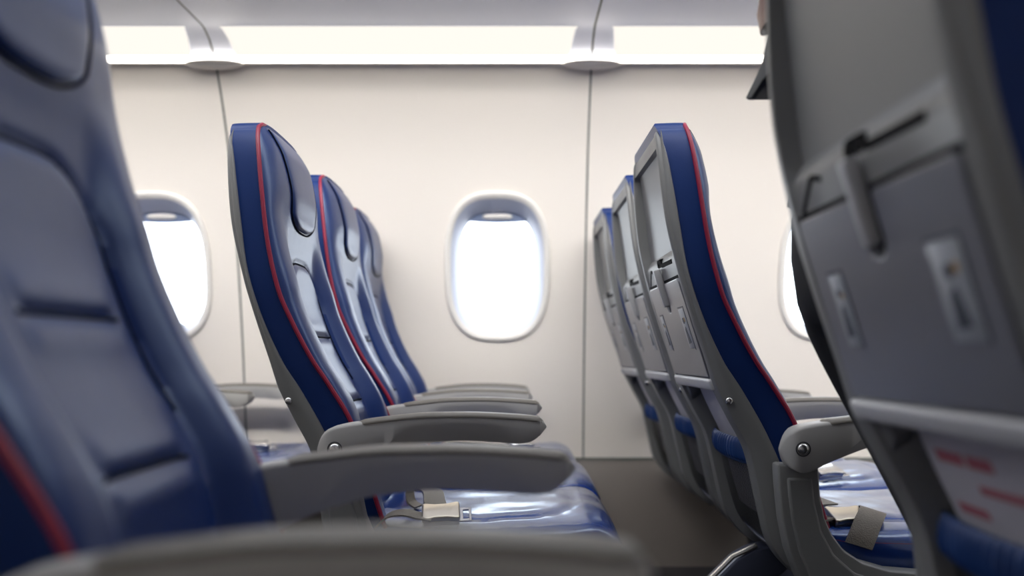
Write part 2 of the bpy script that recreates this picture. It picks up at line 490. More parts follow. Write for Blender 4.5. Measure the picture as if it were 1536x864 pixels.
def pocket_surface(z, y, hw):
    s = y / hw
    return Xr(z) + .024 - .022 * (1 - s * s) * sst(.37, .50, z)
def pocket_mesh():
    hw = .160; vs = []; fs = []; NU, NV = 24, 20
    for i in range(NV + 1):
        z = .365 + (.552 - .365) * i / NV
        for j in range(NU + 1):
            y = -hw + 2 * hw * j / NU
            vs.append((pocket_surface(z, y, hw), y, z + (.018 * (y / hw) ** 2 if i == 0 else 0)))
    n = NU + 1
    for i in range(NV):
        for j in range(NU): fs.append((i * n + j, i * n + j + 1, (i + 1) * n + j + 1, (i + 1) * n + j))
    return mk('net_pocket', vs, fs, M['net'])
def band_mesh():
    hw = .166; rings = []
    N = 140
    for j in range(N + 1):
        y = -hw + 2 * hw * j / N
        ruf = .0036 * math.sin(j * 2 * PI / 7.0) + .0012 * math.sin(j * 1.7)
        r = []
        for k in range(12):
            q = 2 * PI * k / 12
            zz = .567 + .023 * math.sin(q)
            r.append((pocket_surface(.56, y, hw) - .004 + (.0055 + ruf) * -math.cos(q) * (1 if math.cos(q) > 0 else .4), y, zz))
        rings.append(r)
    v, f = loft(rings)
    mb = MB().add(v, f)
    mb.add(*tube([(pocket_surface(.54, -hw + 2 * hw * i / 20, hw) - .003, -hw + 2 * hw * i / 20, .542) for i in range(21)], .0035, 8))
    return mb.mesh('pocket_band', M['band'], True, 60)
def hem_mesh():
    hw = .162
    v, f = tube([(pocket_surface(.37, -hw + 2 * hw * i / 20, hw) - .002, -hw + 2 * hw * i / 20, .368 + .02 * abs(-1 + i / 10) ** 2.2) for i in range(21)], .004, 8)
    return mk('pocket_hem', v, f, M['legpaint'])
def hinge_mesh(s):
    mt, L = basis(.66, .70, 0)
    return mk('table_hinge', *prism([(s * .172, .034), (s * .120, .034), (s * .125, .008), (s * .150, -.012), (s * .172, -.006)], -.03, -.006, .003, 2, 'xy', mt), M['shell'])

# seat cushion ------------------------------------------------------
CW = .232
def seat_cushion_mesh():
    prof = [(-.275, .345), (-.285, .40), (-.280, .428), (-.262, .441)]
    for i in range(1, 34):
        t = i / 34; x = -.262 + t * (.150 + .262)
        prof.append((x, .441 - .010 * math.sin(PI * t) + .006 * t))
    prof += [(.150, .446), (.168, .443), (.184, .436), (.197, .424), (.206, .407), (.209, .388), (.207, .368), (.200, .352), (.188, .342)]
    prof += [(.1, .338), (0, .338), (-.1, .338), (-.2, .34)]
    NY = 56; rings = []
    cx, cz = -.04, .39
    for j in range(NY + 1):
        s = -math.cos(PI * j / NY) * .5 + (-1 + 2 * j / NY) * .5
        y = s * CW; a = abs(s)
        ins = .030 * (1 - max(0, 1 - max(0, (a - .90) / .10) ** 2) ** .5)
        r = []
        for (x, z) in prof:
            top = sst(.39, .44, z)
            zz = z + top * (.010 * (1 - a ** 3) - .016 * a ** 6)
            # seams: oval centre panel
            if top > .9:
                d = sd_rbox(y, x, .165, -.25, .125, .09)
                zz -= .0035 * math.exp(-(d / .004) ** 2)
                zz += .004 * (1 - sst(-.03, 0, d))
                nz = noise.noise(Vector((x * 9, y * 13, 1.7))) * .004 + noise.noise(Vector((x * 22, y * 17 + x * 12, 4.2))) * .0022
                zz += nz * (1 - a ** 4)
            dx = x - cx; dz = zz - cz; L = math.hypot(dx, dz)
            r.append((x - dx / L * ins, y, zz - dz / L * ins))
        rings.append(r)
    v, f = loft(rings)
    return mk('seat_cushion', v, f, None, True, 50)
def cushion_piping_mesh():
    out = []
    for s in (-1, 1):
        pts = [(-.272, .412), (-.24, .420)] + [(-.24 + .38 * i / 16, .416 - .006 * math.sin(PI * i / 16)) for i in range(1, 17)] + [(.160, .415), (.178, .405), (.188, .390), (.190, .370), (.186, .352)]
        out.append(mk('cushion_piping', *tube([(x, s * (CW - .003), z - .004) for x, z in pts], .0032, 8), M['piping']))
    return out
def pan_mesh():
    mb = MB()
    mb.add(*box(-.24, .17, -.222, .222, .300, .340, .008))
    for x in (-.18, .06):
        mb.add(*tube([(x, -.236, .30), (x, .236, .30)], .024, 14))
    return mb.mesh('seat_frame', M['darkmetal'])

# armrest ----------------------------------------------------------
AT = pl([(-.349, .589), (-.345, .603), (-.335, .618), (-.318, .628), (-.284, .635), (-.225, .643), (-.153, .650), (-.081, .651), (0, .6475), (.045, .643), (.055, .638), (.0615, .629)])
AB = pl([(-.349, .584), (-.345, .570), (-.335, .556), (-.316, .546), (-.298, .549), (-.273, .562), (-.22, .582), (-.16, .597), (-.09, .603), (-.03, .600), (.005, .598), (.028, .600), (.045, .609), (.055, .619), (.0615, .626)])
def armrest_meshes():
    xs = [-.349, -.3475, -.345, -.341, -.335, -.327] + [-.318 + .0085 * i for i in range(43)] + [.050, .0545, .058, .0603, .0615]
    rings = []
    for x in xs:
        t, b = AT(x), AB(x); h = t - b
        endf = min(1, (x + .349) / .03 + .25, (.0615 - x) / .018 + .35)
        hw = .0238 * min(1, endf)
        ch = h * .52 * sst(-.25, -.17, x) * (1 - sst(-.035, .03, x)) + min(.006, h * .15)
        hb = hw - min(hw * .6, ch * .55)
        r_ = min(.007, h * .25)
        ring = [(-hb, b), (-hw, b + ch), (-hw, t - r_)]
        for a in (30, 60): ring.append((-hw + r_ * (1 - math.cos(math.radians(a))), t - r_ + r_ * math.sin(math.radians(a))))
        ring.append((-hw + r_, t))
        full = ring + [(-y, z) for y, z in ring[::-1]]
        rings.append([(x, y, z) for y, z in full])
    v, f = loft(rings)
    a = mk('armrest', v, f, M['arm'], True, 35)
    # soft pad let into the top
    rings = []
    xs = [-.275, -.273, -.268, -.26] + [-.25 + .01 * i for i in range(30)] + [.047, .0525, .055, .0562]
    for x in xs:
        e = min(1, (x + .275) / .012 + .2, (.0562 - x) / .01 + .3)
        t = AT(x) + .0022 * e; hw = .0246 * min(1, e ** .5)
        dn = .0105 if x < .04 else .0105 - (x - .04) * .3
        pr = [(-hw + .004, t - dn + .001), (-hw, t - dn + .002), (-hw - .0004, t - .006), (-hw + .002, t - .0025), (-hw + .0065, t)]
        full = pr + [(-y, z) for y, z in pr[::-1]]
        rings.append([(x, y, z) for y, z in full])
    v, f = loft(rings)
    p = mk('armrest_pad', v, f, M['armpad'], True, 50)
    rv = [mk('armrest_rivet', *dome((-.314, s * .0228, .589), .0105, (0, s, 0), .55), M['metal']) for s in (-1, 1)]
    rg = [mk('rivet_ring', *tube([(-.314 + .0125 * math.cos(2 * PI * i / 20), s * .0236, .589 + .0125 * math.sin(2 * PI * i / 20)) for i in range(20)], .0012, 6, True), M['darkmetal']) for s in (-1, 1)]
    return a, p, rv, rg

def bracket_meshes():
    outer = [(-.352, .560), (-.350, .52), (-.344, .46), (-.333, .405), (-.313, .352), (-.285, .315), (-.24, .292), (-.15, .280), (.06, .280), (.075, .29), (.075, .34), (.06, .352), (-.077, .362), (-.150, .368),
             (-.198, .382), (-.232, .404), (-.253, .432), (-.266, .462), (-.274, .50), (-.278, .556)]
    v, f = prism(outer, -.020, .020, .006, 3, 'xz')
    a = mk('end_frame', v, f, M['shell'], True, 20)
    inner = [(-.336, .535), (-.333, .50), (-.327, .455), (-.314, .40), (-.294, .355), (-.262, .322), (-.21, .305), (-.08, .298), (-.08, .342), (-.16, .348), (-.214, .364), (-.252, .398), (-.274, .44), (-.286, .49), (-.291, .535)]
    return a, [mk('end_frame_cover', *prism(inner, s * .016, s * .0245, .005, 2, 'xz'), M['shell'], True, 20) for s in (-1, 1)]

def leg_meshes():
    # rear leg: broad pressed strut leaning back to the floor rail; front leg upright
    rear = [(-.255, .335), (-.30, .325), (-.335, .305), (-.46, .18), (-.60, .040), (-.66, .012), (-.66, .0), (-.50, .0), (-.485, .035), (-.36, .16), (-.22, .285), (-.17, .32)]
    v, f = prism(rear, -.032, .032, .006, 3, 'xz')
    r = mk('leg', v, f, M['legpaint'])
    edge = [(-.287, .334), (-.340, .309), (-.465, .184), (-.605, .044), (-.664, .016)]
    e = [mk('leg_flange', *tube([(x - .003, y, z + .001) for x, z in edge], .006, 8), M['metal']) for y in (-.027,)]
    front = [(.02, .31), (-.03, .31), (-.02, .05), (-.06, .012), (-.06, 0), (.09, 0), (.09, .012), (.05, .05)]
    v, f = prism(front, -.022, .022, .005, 3, 'xz')
    fl = mk('leg', v, f, M['legpaint'])
    return r, e, fl

# belts: webbing lying on the cushion + buckle
def cush_z(x, y):
    a = abs(y) / CW
    return .441 + .010 * (1 - a ** 3) - .016 * a ** 6 - .004
def ribbon(pts, wdir, hw, th=.0016):
    P = [Vector(p) for p in pts]; Wd = [Vector(d).normalized() for d in wdir]; n = len(P); ns = 6
    a, b = [], []
    for i in range(n - 1):
        p0, p1, p2, p3 = P[max(0, i - 1)], P[i], P[i + 1], P[min(n - 1, i + 2)]
        for k in range(ns):
            t = k / ns
            a.append(tuple(.5 * ((2 * p1) + (p2 - p0) * t + (2 * p0 - 5 * p1 + 4 * p2 - p3) * t * t + (3 * p1 - p0 - 3 * p2 + p3) * t ** 3)))
            b.append(Wd[i].lerp(Wd[i + 1], t))
    pts = a + [tuple(P[-1])]; wdir = b + [Wd[-1]]
    rings = []
    for p, d in zip(pts, wdir):
        p = Vector(p); d = Vector(d).normalized()
        i = pts.index(tuple(p)) if tuple(p) in pts else 0
        rings.append((p, d))
    R = []
    for k, (p, d) in enumerate(rings):
        a = rings[max(0, k - 1)][0]; b = rings[min(len(rings) - 1, k + 1)][0]
        n = (b - a).cross(d).normalized()
        R.append([p - d * hw - n * th, p + d * hw - n * th, p + d * hw + n * th, p - d * hw + n * th])
    return loft(R)
def buckle_shape(Mx):
    """lift-lever buckle: waisted cover plate, hinged flap, base and tongue"""
    mb = MB()
    hw = .024
    prof = [(-.036, .024), (-.030, .026), (-.012, .0215), (.012, .0215), (.030, .026), (.036, .024), (.036, -.024), (.030, -.026), (.012, -.0215), (-.012, -.0215), (-.030, -.026), (-.036, -.024)]
    mb.add(*prism(prof, .010, .0215, .004, 3, 'xy', Mx))
    mb.add(*prism([(-.034, -.022), (.034, -.022), (.034, .022), (-.034, .022)], 0, .011, .002, 2, 'xy', Mx))
    m1 = mb
    t = MB(); t.add(*prism([(.032, -.021), (.056, -.021), (.056, -.014), (.042, -.014), (.042, .014), (.056, .014), (.056, .021), (.032, .021)], .005, .009, .0008, 1, 'xy', Mx))
    t.add(*prism([(.053, -.021), (.058, -.021), (.058, .021), (.053, .021)], .005, .009, .0008, 1, 'xy', Mx))
    return m1, t
def belt_meshes(kind):
    """kind a: straps laid to the middle, buckle flat; kind b: loose end standing folded beside the buckle"""
    st = MB()
    def put(x, y, z, rz, rx=0, ry=0):
        return Matrix.Translation((x, y, z)) @ Matrix.Rotation(rz, 4, 'Z') @ Matrix.Rotation(ry, 4, 'Y') @ Matrix.Rotation(rx, 4, 'X')
    def strap(pts, hw, wd):
        P = [tuple(p) for p in pts]; st.add(*ribbon(P, wd, hw))
    z0 = .448
    if kind == 'a':
        # far strap runs across the seat into the buckle, near strap loops in from the back corner
        strap([(-.255, .20, .46), (-.215, .17, .452), (-.185, .11, .453), (-.170, .04, .455), (-.160, -.05, .456), (-.150, -.125, .458)], .022, [(1, .3, 0)] * 6)
        strap([(-.262, -.205, .425), (-.235, -.203, .452), (-.205, -.200, .458), (-.175, -.200, .452), (-.150, -.200, .448)], .020, [(.1, 1, .1)] * 5)
        strap([(-.205, -.10, .505), (-.204, -.105, .485), (-.200, -.115, .465), (-.185, -.125, .456)], .016, [(.35, .9, 0)] * 4)
        Mx = put(-.135, -.180, z0 - .006, math.radians(4), math.radians(26), math.radians(-3))
    elif kind == 'b':
        strap([(-.25, .19, .46), (-.24, .15, .452), (-.225, .08, .454), (-.21, .0, .456), (-.195, -.10, .455)], .022, [(1, .3, 0)] * 5)
        strap([(-.262, -.205, .44), (-.245, -.20, .445), (-.225, -.19, .447), (-.21, -.18, .449)], .021, [(.3, .9, 0)] * 4)
        strap([(-.134, -.150, .450), (-.136, -.166, .457), (-.144, -.188, .458), (-.162, -.212, .446), (-.180, -.231, .424), (-.192, -.239, .404)], .025, [(1, -.1, -.3)] * 6)
        Mx = put(-.193, -.178, z0 - .012, math.radians(10), math.radians(22))
    elif kind == 'c':
        strap([(-.262, -.205, .45), (-.20, -.20, .443), (-.13, -.18, .447), (-.06, -.14, .452), (.0, -.11, .455)], .021, [(.4, .9, 0)] * 5)
        strap([(-.25, .19, .46), (-.20, .17, .450), (-.12, .09, .454), (-.05, .0, .456), (.01, -.07, .458)], .022, [(.8, .5, 0)] * 5)
        Mx = put(.028, -.105, z0 + .010, math.radians(20), math.radians(14))
    else:
        strap([(-.262, -.205, .45), (-.22, -.20, .443), (-.17, -.19, .445), (-.12, -.175, .449), (-.09, -.17, .452)], .021, [(.1, .9, 0)] * 5)
        strap([(-.25, .19, .46), (-.22, .17, .450), (-.16, .09, .454), (-.10, .0, .456), (-.065, -.12, .456)], .022, [(.9, .3, 0)] * 5)
        Mx = put(-.055, -.165, z0 + .004, math.radians(18), math.radians(20))
    m1, t = buckle_shape(Mx)
    return (st.mesh('seat_belt', M['webbing'], True, 60), m1.mesh('buckle', M['buckle'] if kind in 'ab' else M['metal']), t.mesh('buckle_tongue', M['metal']))

# ------------------------------------------------------------------ proto meshes
D = {}
D['back_cushion'] = back_cushion_mesh(); D['back_cushion'].materials.append(M['leather'])
D['headrest'] = headrest_mesh(); D['headrest'].materials.append(M['leather'])
# seat side panels use the matter hide
D['back_cushion'].materials.append(M['leather_side'])
for p in D['back_cushion'].polygons:
    if abs(p.normal.y) > .75 and p.center.x < Xp(min(p.center.z, ZT)) + .002 or p.center.z > ZT: p.material_index = 1
D['hseam'] = headrest_seam_mesh(); D['bseam'] = backrest_seam_meshes()
D['piping'] = back_piping_mesh()
D['shell'] = shell_mesh()
D['rivet'] = [mk('shell_rivet', *dome((-.4206, s * (W(.669) - .0075), .669), .0072, (0, s, 0), .6), M['metal']) for s in (-1, 1)]
D['tray'] = tray_mesh(); D['bumper'] = bumper_mesh(); D['latch'] = latch_mesh(); D['latchplate'] = latchplate_mesh()
D['placards'] = placard_meshes(); D['notch'] = notch_mesh()
D['pocket'] = pocket_mesh(); D['band'] = band_mesh(); D['hem'] = hem_mesh(); D['hinge'] = [hinge_mesh(s) for s in (-1, 1)]
D['cushion'] = seat_cushion_mesh(); D['cushion'].materials.append(M['cushion'])
D['cpipe'] = cushion_piping_mesh(); D['pan'] = pan_mesh()
D['arm'], D['armpad'], D['armrivet'], D['armring'] = armrest_meshes()
D['bracket'], D['bracketcover'] = bracket_meshes()
D['legr'], D['legflange'], D['legf'] = leg_meshes()
D['belt'] = {k: belt_meshes(k) for k in 'abcd'}
for q in ('leather', 'cushion'):
    b_ = M[q].node_tree.nodes['Principled BSDF']
    b_.inputs['Specular Tint'].default_value = (.72, .84, 1, 1); b_.inputs['Coat Tint'].default_value = (.85, .93, 1, 1)

def part(name, me, parent, loc=(0, 0, 0), label=None):
    o = bpy.data.objects.new(name, me); link(o, parent); o.location = loc
    if label: o['label'] = label
    return o

def seat(X, Y, label, arms, bracket=None, legs='front', belt='c', tilt=0, group='blue leather cabin seats'):
    r = bpy.data.objects.new('airplane_seat', None); link(r)
    r.empty_display_size = .1
    r.location = (X, Y, 0)
    r['label'] = label; r['category'] = 'seat'; r['group'] = group
    bc = part('backrest_cushion', D['back_cushion'], r)
    part('backrest_piping', D['piping'], bc, label='red piping round the backrest edge')
    for q in D['bseam']: part('backrest_seam', q, bc)
    hr = part('headrest', D['headrest'], r)
    part('headrest_seam', D['hseam'], hr)
    sh = part('back_shell', D['shell'], r, label='grey plastic back shell')
    for q in D['rivet']: part('rivet', q, sh)
    for q in D['hinge']: part('table_hinge', q, sh)
    part('latch_recess', D['latchplate'], sh); part('latch_notch', D['notch'], sh)
    ty = part('tray_table', D['tray'], r, label='folded grey tray table')
    part('tray_bumper', D['bumper'], ty)
    part('table_latch', D['latch'], r)
    for f1, k, a, fr in D['placards']:
        q = part('placard', f1, ty)
        part('placard_groove', fr, ty); part('placard_icon', k, ty); part('placard_mark', a, ty)
    po = part('net_pocket', D['pocket'], r, label='black net pocket')
    part('pocket_band', D['band'], po, label='gathered blue elastic band'); part('pocket_hem', D['hem'], po)
    cu = part('seat_cushion', D['cushion'], r)
    for q in D['cpipe']: part('cushion_piping', q, cu)
    part('seat_frame', D['pan'], r)
    for ay in arms:
        a = part('armrest', D['arm'], r, (.012 if bracket == [.225] and ay < 0 else 0, ay, 0), 'grey armrest')
        part('armrest_pad', D['armpad'], a); 
        for q, g in zip(D['armrivet'], D['armring']): part('armrest_rivet', q, a); part('rivet_ring', g, a)
    if bracket is not None:
        for by in bracket:
            b = part('end_frame', D['bracket'], r, (0, by, 0), 'curved grey end frame'); 
            for q in D['bracketcover']: part('end_frame_cover', q, b)
    l1 = part('leg', D['legf'], r, (0, .12, 0)); l2 = part('leg', D['legf'], r, (0, -.12, 0))
    if legs == 'both':
        l3 = part('leg', D['legr'], r, (0, .10, 0)); 
        for q in D['legflange']: part('leg_flange', q, l3)
    s, b1, t = D['belt'][belt]
    sb = part('seat_belt', s, r, label='taupe seat belt'); part('buckle', b1, sb, label='metal buckle'); part('buckle_tongue', t, sb)
    return r

YC, PY, PX = 1.81, .49, .83
seat(0, YC, 'blue aisle seat left of the middle window, its front and near side in sharp focus', [-.275], [-.255], 'both', 'a')
seat(.010, YC + PY, 'blue middle seat directly behind the sharp aisle seat, left of the middle window', [-.248], None, 'front', 'd')
seat(0, YC + 2 * PY, 'blue window-side seat, farthest of the three backs left of the middle window', [-.248, .20], None, 'front', 'c')
seat(PX, YC, 'aisle seat from behind, nearest of the three sharp grey backs right of the window', [-.275], [-.255], 'both', 'b')
seat(PX + .008, YC + PY, 'middle seat from behind, second of the three sharp grey backs right of the window', [-.248], None, 'front', 'd')
seat(PX, YC + 2 * PY, 'window-side seat from behind, farthest of the three sharp grey backs right of the window', [-.248, .20], None, 'front', 'c')
seat(.012, .765, 'large blurred blue seat in the left foreground, its front turned to the right', [-.25, .225], [.225], 'both', 'c')
seat(PX - .002, .775, 'large blurred grey seat back with tray table in the right foreground', [-.25, .225], [.225], 'both', 'c')
seat(-PX, YC + 2 * PY, 'rear-row window seat, only blue cushion and silver buckle glimpsed left of the sharp seat', [-.248, .20], None, 'front', 'c')

# leaflets standing in the net pockets
def leaflet(X, Y, label, printed=False):
    vs = []; NU, NV = 10, 12
    rings = []
    for i in range(NV + 1):
        z = .43 + (.688 - .43) * i / NV
        for th in (0,):
            pass
        x = Xr(z) + .031 - .006 * math.sin(PI * i / NV)
        rings.append((x, z))
    mbx = MB()
    R = []
    for j in range(NU + 1):
        y = -.112 + .224 * j / NU
        c = .006 * math.sin(PI * j / NU)
        R.append([(x - c, y, z) for x, z in rings] + [(x - c + .004, y, z) for x, z in rings[::-1]])
    v, f = loft(R)
    o = bpy.data.objects.new('safety_leaflet', mk('safety_leaflet', v, f, M['paper'])); link(o); o.location = (X, Y, 0)
    ink = MB()
    o['label'] = label; o['category'] = 'leaflet'; o['group'] = 'leaflets in the seat pockets'
    if not printed: return o
    for (y0, y1, za, zb) in ((.03, .085, .652, .664), (-.02, .022, .652, .664), (-.06, .02, .628, .636), (.03, .09, .60, .61)):
        R = []
        for j in range(5):
            y = y0 + (y1 - y0) * j / 4; c = .006 * math.sin(PI * (y + .112) / .224)
            def xx(z): return Xr(z) + .031 - .006 * math.sin(PI * (z - .43) / .258) - c
            R.append([(xx(za) - .0008, y, za), (xx(zb) - .0008, y, zb), (xx(zb) + .001, y, zb), (xx(za) + .001, y, za)])
        ink.add(*loft(R))
    part('printed_lines', ink.mesh('printed_lines', M['ink']), o, label='red printed lines')
    o['label'] = label; o['category'] = 'leaflet'; o['group'] = 'leaflets in the seat pockets'
    return o
leaflet(PX, YC, 'pale leaflet behind the blue band of the nearest sharp grey seat back')
leaflet(PX + .008, YC + PY, 'pale leaflet behind the blue band of the second sharp grey seat back')
leaflet(PX, YC + 2 * PY, 'pale leaflet behind the blue band of the farthest sharp grey seat back')
leaflet(PX - .002, .775, 'pale leaflet with red print in the pocket of the blurred right foreground seat', True)

# ------------------------------------------------------------------ cabin shell
WY = pl([(0, 3.03), (.20, 3.10), (.371, 3.14), (.60, 3.12), (.80, 3.095), (1.05, 3.05), (1.25, 3.005), (1.45, 2.945), (1.60, 2.88), (1.70, 2.825), (1.72, 2.815)])
XA, XB = -3.6, 3.6
YM = 1.235          # cabin centre plane: the other side mirrors about it
SEAMS = [-2.245, -.977, .262, 1.50, 2.74]
WINX = [-2.47, -1.2605, -.0524, 1.141, 2.36]
WZ = 1.062
HA, HB = .172, .246     # hole half sizes in the wall
def superell(a, b, q, n=3.2):
    c, s = math.cos(q), math.sin(q)
    r = (abs(c / a) ** n + abs(s / b) ** n) ** (-1 / n)
    return r * c, r * s
def struct(o, kind='structure'):
    o['kind'] = kind; return o

def wall_mesh(name, mirror):
    def P(x, z): 
        y = WY(z)
        return (x, 2 * YM - y if mirror else y, z)
    mbw = MB()
    zlo, zhi = .371, 1.718
    cw, ch = .26, .33
    edges = [XA] + sum([[w - cw, w + cw] for w in WINX], []) + [XB]
    def grid(x0, x1, z0, z1, nx, nz):
        vs = [P(x0 + (x1 - x0) * i / nx, z0 + (z1 - z0) * j / nz) for j in range(nz + 1) for i in range(nx + 1)]
        fs = [(j * (nx + 1) + i, j * (nx + 1) + i + 1, (j + 1) * (nx + 1) + i + 1, (j + 1) * (nx + 1) + i) for j in range(nz) for i in range(nx)]
        mbw.add(vs, fs)
    for i in range(0, len(edges), 2): grid(edges[i], edges[i + 1], zlo, zhi, 2, 48)
    for wx in WINX:
        grid(wx - cw, wx + cw, zlo, WZ - ch, 8, 14); grid(wx - cw, wx + cw, WZ + ch, zhi, 8, 16)
        qs = [2 * PI * i / 96 for i in range(96)]
        ca = math.atan2(ch, cw)
        for c0 in (ca, PI - ca, PI + ca, 2 * PI - ca):
            k0 = min(range(96), key=lambda i: abs(qs[i] - c0)); qs[k0] = c0
        N, K = 96, 8; vs = []; fs = []
        for k in range(K + 1):
            t = k / K
            for i in range(N):
                q = qs[i]
                a, b = superell(HA, HB, q, 2.9)
                s = 1 / max(abs(math.cos(q)) / cw, abs(math.sin(q)) / ch)
                c, d = s * math.cos(q), s * math.sin(q)
                vs.append(P(wx + a + (c - a) * t, WZ + b + (d - b) * t))
        for k in range(K):
            for i in range(N): fs.append((k * N + i, k * N + (i + 1) % N, (k + 1) * N + (i + 1) % N, (k + 1) * N + i))
        mbw.add(vs, fs)
    return mbw.mesh(name, M['wall'], True, 60)
o = link(bpy.data.objects.new('wall_far', wall_mesh('wall_far', False))); struct(o)
o = link(bpy.data.objects.new('wall_near', wall_mesh('wall_near', True))); struct(o)

def window_parts(wx, idx, mirror):
    sg = -1 if mirror else 1
    def P(x, z, d):          # d: into the room
        y = WY(z) - d
        return (x, 2 * YM - y if mirror else y, z)
    N = 96
    def ring(a, b, d, n, zo=0): 
        r = []
        for i in range(N):
            c, e = superell(a, b, 2 * PI * i / N, n)
            # beyond the wall plane the reveal runs straight out
            z = WZ + e + zo
            y = WY(z) - d
            r.append((wx + c, 2 * YM - y if mirror else y, z))
        return r
    root = bpy.data.objects.new('window_%d' % idx, None); link(root); root.empty_display_size = .1
    root.location = (0, 0, 0); struct(root)
    prof = [(.189, .262, -.004, 2.8), (.189, .262, .006, 2.8), (.186, .259, .011, 2.8), (.180, .253, .013, 2.8), (.172, .245, .011, 2.9), (.166, .237, .002, 2.9)]
    v, f = loft([ring(*p) for p in prof], cap=False)
    part('window_rim', mk('window_rim', v, f, M['rim'], True, 60), root)
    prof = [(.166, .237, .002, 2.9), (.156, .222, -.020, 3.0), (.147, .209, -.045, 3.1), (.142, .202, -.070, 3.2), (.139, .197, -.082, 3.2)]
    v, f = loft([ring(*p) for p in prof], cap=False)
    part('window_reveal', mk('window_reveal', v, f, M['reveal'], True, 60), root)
    # pane
    r1 = ring(.145, .204, -.083, 3.2); r2 = ring(.145, .204, -.087, 3.2)
    v, f = loft([r1, r2], cap=True)
    part('window_pane', mk('window_pane', v, f, M['pane'], False), root)
    # roller shade a hand's breadth down; unseen near ones lowered to block light
    mbs = MB(); top = []; R = []
    for j in range(25):
        u = -1 + 2 * j / 24; x = wx + u * .140
        zl = WZ + .176 - .010 * (1 - u * u) - (.365 if mirror else 0); zt = WZ + .212
        R.append([P(x, zl, -.066), P(x, zt, -.066), P(x, zt, -.072), P(x, zl, -.074)])
    mbs.add(*loft(R))
    sh = part('window_shade', mbs.mesh('window_shade', M['shade']), root)
    R = []
    for j in range(13):
        u = -1 + 2 * j / 12; x = wx + u * .055
        h = .010 * (1 - u ** 4) ** .5 if abs(u) < 1 else .0005
        zc = WZ + .187
        R.append([P(x, zc + h * math.sin(q), -.064 + .010 * (1 - .6 * u * u) * max(0, math.cos(q))) for q in [2 * PI * k / 12 for k in range(12)]])
    part('shade_handle', MB().add(*loft(R)).mesh('shade_handle', M['rim']), sh)
n = 0
for mirror in (False, True):
    for wx in WINX:
        if not mirror and abs(wx) > 2.0: pass
        n += 1; window_parts(wx, n, mirror)

# ledge, trims, kick panel ------------------------------------------------
def extr(profile, x0, x1, mirror=False, nx=1, closed=True):
    rings = []
    for i in range(nx + 1):
        x = x0 + (x1 - x0) * i / nx
        rings.append([(x, 2 * YM - y if mirror else y, z) for y, z in profile])
    return loft(rings, cap=closed, closed=closed)
trim_n = 0
def trim(me):
    global trim_n
    trim_n += 1
    o = link(bpy.data.objects.new('trim_%d' % trim_n, me)); struct(o); return o
for mirror, side in ((False, 'far'), (True, 'near')):
    # dark gap lines between the wall panels
    for sx in SEAMS:
        mbs = MB(); R = []
        for i in range(40):
            z = .371 + (1.716 - .371) * i / 39; y = WY(z)
            yy = [y - .0012, y + .006]
            if mirror: yy = [2 * YM - q for q in yy]
            R.append([(sx - .0032, yy[0], z), (sx + .0032, yy[0], z), (sx + .0032, yy[1], z), (sx - .0032, yy[1], z)])
        trim(mk('trim', *loft(R), M['seam'], False))
    # ledge along the top of the wall panels, under the lit lip
    prof = [(2.832, 1.708), (2.815, 1.7085), (2.805, 1.710), (2.803, 1.7125), (2.86, 1.7120), (2.86, 1.708)]
    trim(mk('trim', *extr(prof, XA, XB, mirror), M['wall'], True, 50))
    # kick panel down to the floor
    prof = [(3.140, .368), (3.135, .360), (3.095, .20), (3.03, 0.0), (3.06, 0.0), (3.125, .20), (3.16, .366)]
    o = link(bpy.data.objects.new('baseboard_' + side, mk('baseboard', *extr(prof, XA, XB, mirror), M['dado'], True, 50))); struct(o)
    prof = [(3.142, .3745), (3.136, .3745), (3.134, .366), (3.14, .366)]
    trim(mk('trim', *extr(prof, XA, XB, mirror), M['seam'], False))
    # lens shaped caps where the panel gaps meet the ledge
    for sx in SEAMS:
        vs = []; R = []
        for i in range(13):
            t = -PI / 2 + PI * i / 12
            R.append([(sx + .098 * math.sin(t), (lambda y: 2 * YM - y if mirror else y)(2.803 + .036 * math.cos(t) * math.cos(q) if math.cos(q) < 0 else 2.803 + .010 * math.cos(t) * math.cos(q)),
                       1.7095 + (.007 if math.sin(q) > 0 else .021) * math.cos(t) * math.sin(q)) for q in [2 * PI * k / 20 for k in range(20)]])
        trim(mk('trim', *loft(R), M['wall'], True, 60))
